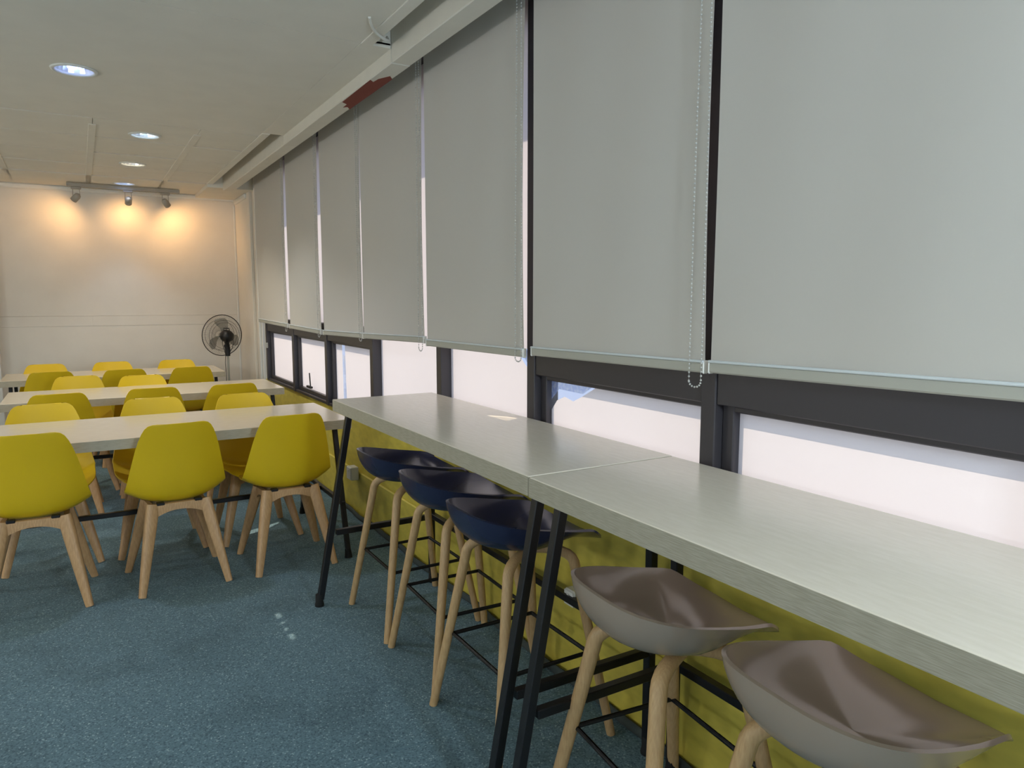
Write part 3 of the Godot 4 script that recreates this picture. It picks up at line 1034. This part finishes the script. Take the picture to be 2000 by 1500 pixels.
func counters_and_stools() -> void:
	counter("long cream high counter at the far end, with the three navy stools under it", -3.222, -1.540, 0.950, false)
	counter("long cream high counter nearest the camera, with the two taupe stools under it", -1.536, 0.148, 0.9485, true)
	var spots := [
		[1.213, -2.915, 0.0, "navy bar stool with ash legs, farthest from the camera", true],
		[1.210, -2.420, -0.03, "navy bar stool with ash legs, middle one of the three navy stools", true],
		[1.187, -1.953, 0.0, "navy bar stool with ash legs, partly hidden by two black counter legs", true],
		[1.210, -1.283, -0.10, "taupe bar stool with ash legs, the one beside the counter joint", false],
		[1.212, -0.778, -0.10, "taupe bar stool cut by the bottom right corner of the photo", false]]
	var proto := {}
	for s in spots:
		var c: Node3D
		if not proto.has(s[4]):
			c = make_stool(s[3], "navy bar stools" if s[4] else "taupe bar stools", M.navy if s[4] else M.taupe, 0.96 if s[4] else 1.16, 0.032 if s[4] else -0.004, 0.634 if s[4] else 0.586)
			proto[s[4]] = c
		else:
			c = proto[s[4]].duplicate()
			c.name = numbered("bar_stool")
			add_child(c)
			c.set_meta("label", s[3])
		c.position = Vector3(s[0], 0, s[1])
		c.rotation.y = s[2]

# ------------------------------------------------------------------ fan, sockets, cable
func small_things() -> void:
	# pedestal fan seen from behind
	var at := Vector3(1.235, 0, -7.62)
	var fan := thing("pedestal_fan", "black pedestal fan with wire guard by the far wall, seen from behind", "fan", at, 0.0)
	var hub := Vector3(-0.012, 1.045, 0.0)
	var aim := Vector3(-0.30, 0.05, -1.0).normalized()
	var bs := Basis(Quaternion(Vector3.UP, aim))
	var st := begin()
	lathe(st, [Vector2(0, 0.0), Vector2(0.17, 0.0), Vector2(0.175, 0.012), Vector2(0.12, 0.03), Vector2(0.03, 0.045), Vector2(0.02, 0.07), Vector2(0, 0.07)], 32)
	obj("base", st, M.fan_black, fan)
	st = begin()
	sweep(st, [Vector3(0, 0.05, 0), Vector3(0, 0.88, 0)], [0.011], 14)
	obj("pole", st, M.hem, fan)
	st = begin()
	sweep(st, [Vector3(0, 0.845, 0), Vector3(0, 0.90, 0), Vector3(-0.002, 0.96, 0.0), hub + Vector3(0, -0.03, 0.02)], [Vector2(0.022, 0.020), Vector2(0.026, 0.022), Vector2(0.022, 0.022), Vector2(0.024, 0.03)], 12, Vector3.RIGHT, 3.0)
	box(st, Vector3(-0.026, 0.945, 0.012), Vector3(0.02, 0.03, 0.02), 0.004)
	obj("neck", st, M.fan_black, fan)
	st = begin()
	lathe(st, [Vector2(0, -0.085), Vector2(0.030, -0.083), Vector2(0.052, -0.070), Vector2(0.060, -0.045), Vector2(0.061, 0.0), Vector2(0.055, 0.012), Vector2(0.0, 0.014)], 28, hub, bs)
	sweep(st, [hub + Vector3(-0.022, 0.050, 0.03), hub + Vector3(-0.022, 0.078, 0.03), hub + Vector3(0.03, 0.074, 0.03), hub + Vector3(0.03, 0.046, 0.03)], [0.005], 8, Vector3.FORWARD)
	obj("motor_housing", st, M.fan_black, fan)
	# guard: outer ring, two inner rings, wires front and back
	var ring := begin()
	var wires := begin()
	var turn := func(r: float, h: float, a: float) -> Vector3: return hub + bs * Vector3(r * cos(a), h, r * sin(a))
	var circle := func(s: SurfaceTool, r: float, h: float, t: float) -> void:
		var p := []
		for i in 41:
			p.append(turn.call(r, h, TAU * i / 40.0))
		for i in 40:
			sweep(s, [p[i], p[i + 1]], [t], 6, aim)
	circle.call(ring, 0.203, 0.075, 0.0042)
	for h in [[0.155, 0.028], [0.130, 0.022], [0.150, 0.128]]:
		circle.call(wires, h[0], h[1], 0.0016)
	for i in 72:
		var a := TAU * i / 72.0
		sweep(wires, [turn.call(0.056, 0.012, a), turn.call(0.13, 0.020, a + 0.03), turn.call(0.185, 0.045, a + 0.04), turn.call(0.203, 0.075, a + 0.045)], [0.0007], 4, aim)
		sweep(wires, [turn.call(0.035, 0.14, a), turn.call(0.14, 0.13, a), turn.call(0.19, 0.105, a), turn.call(0.203, 0.075, a)], [0.0007], 4, aim)
	obj("guard_ring", ring, M.fan_wire, fan)
	obj("guard_wires", wires, M.fan_wire, fan)
	for k in 3:
		var a0 := deg_to_rad(62.0 + 120.0 * k)
		var g := []
		for i in 9:
			var t := i / 8.0
			var r := lerpf(0.030, 0.172, t)
			var half := lerpf(0.30, 0.42, sin(PI * minf(t * 0.8, 1.0))) * (1.0 if t < 0.85 else 1.0 - 2.6 * (t - 0.85))
			var row := []
			for j in 9:
				var u := (j - 4) / 4.0
				row.append(turn.call(r, 0.055 + 0.025 * u, a0 + half * u * (1.0 if t < 0.5 else 1.0 + 0.1 * u) + 0.35 * t))
			g.append(row)
		var bl := begin()
		shell(bl, g, 0.0015)
		obj("blade", bl, M.blade, fan)
	st = begin()
	lathe(st, [Vector2(0, 0.03), Vector2(0.03, 0.03), Vector2(0.034, 0.05), Vector2(0.03, 0.09), Vector2(0, 0.095)], 20, hub, bs)
	obj("spinner", st, M.blade, fan)
	st = begin()
	sweep(st, [hub + Vector3(-0.04, -0.03, 0.05), Vector3(-0.055, 0.97, 0.05), Vector3(-0.035, 0.90, 0.04), Vector3(-0.026, 0.86, 0.03), Vector3(-0.030, 0.78, 0.02), Vector3(-0.026, 0.68, 0.02), Vector3(-0.03, 0.30, 0.02), Vector3(-0.05, 0.04, 0.03)], [0.0028], 6)
	obj("cord", st, M.fan_black, fan)
	st = begin()
	sweep(st, [hub + Vector3(0.05, -0.02, 0.05), Vector3(0.052, 0.99, 0.05), Vector3(0.04, 0.93, 0.04), Vector3(0.018, 0.885, 0.022)], [0.0028], 6)
	obj("cord", st, M.fan_black, fan)
	# surface sockets on the yellow wall
	for e in [[Vector3(1.452, 0.290, -4.46), 0.085, "white surface socket on the yellow wall behind the first navy stool"], [Vector3(1.462, 0.345, -2.02), 0.06, "small white surface socket on the yellow wall behind the stools"]]:
		var o := thing("wall_socket", e[2], "socket", e[0])
		var s: float = e[1]
		obj("box", span(-0.026, 0.026, -s / 2, s / 2, -s / 2, s / 2, 0.005), M.white_plastic, o)
		obj("face_plate", span(-0.030, -0.026, -s * 0.45, s * 0.45, -s * 0.45, s * 0.45, 0.002), M.trim, o)
		obj("switch", span(-0.034, -0.030, s * 0.12, s * 0.30, -s * 0.12, s * 0.12, 0.002), M.white_plastic, o)
	# loose white cable coming out of the ceiling into the groove
	var pts := []
	var key := [Vector3(1.02, 2.478, -2.79), Vector3(1.045, 2.470, -2.84), Vector3(1.085, 2.468, -2.90), Vector3(1.135, 2.466, -2.945), Vector3(1.165, 2.470, -2.97), Vector3(1.180, 2.50, -3.02)]
	for i in key.size() - 1:
		for s in 5:
			pts.append(key[i].cubic_interpolate(key[i + 1], key[maxi(i - 1, 0)], key[mini(i + 2, key.size() - 1)], s / 5.0))
	pts.append(key[-1])
	var cable := obj("cable", tube(pts, 0.006, 8), M.white_plastic, self)
	tag(cable, "short white cable curving from the ceiling into the groove by the window beam", "cable")
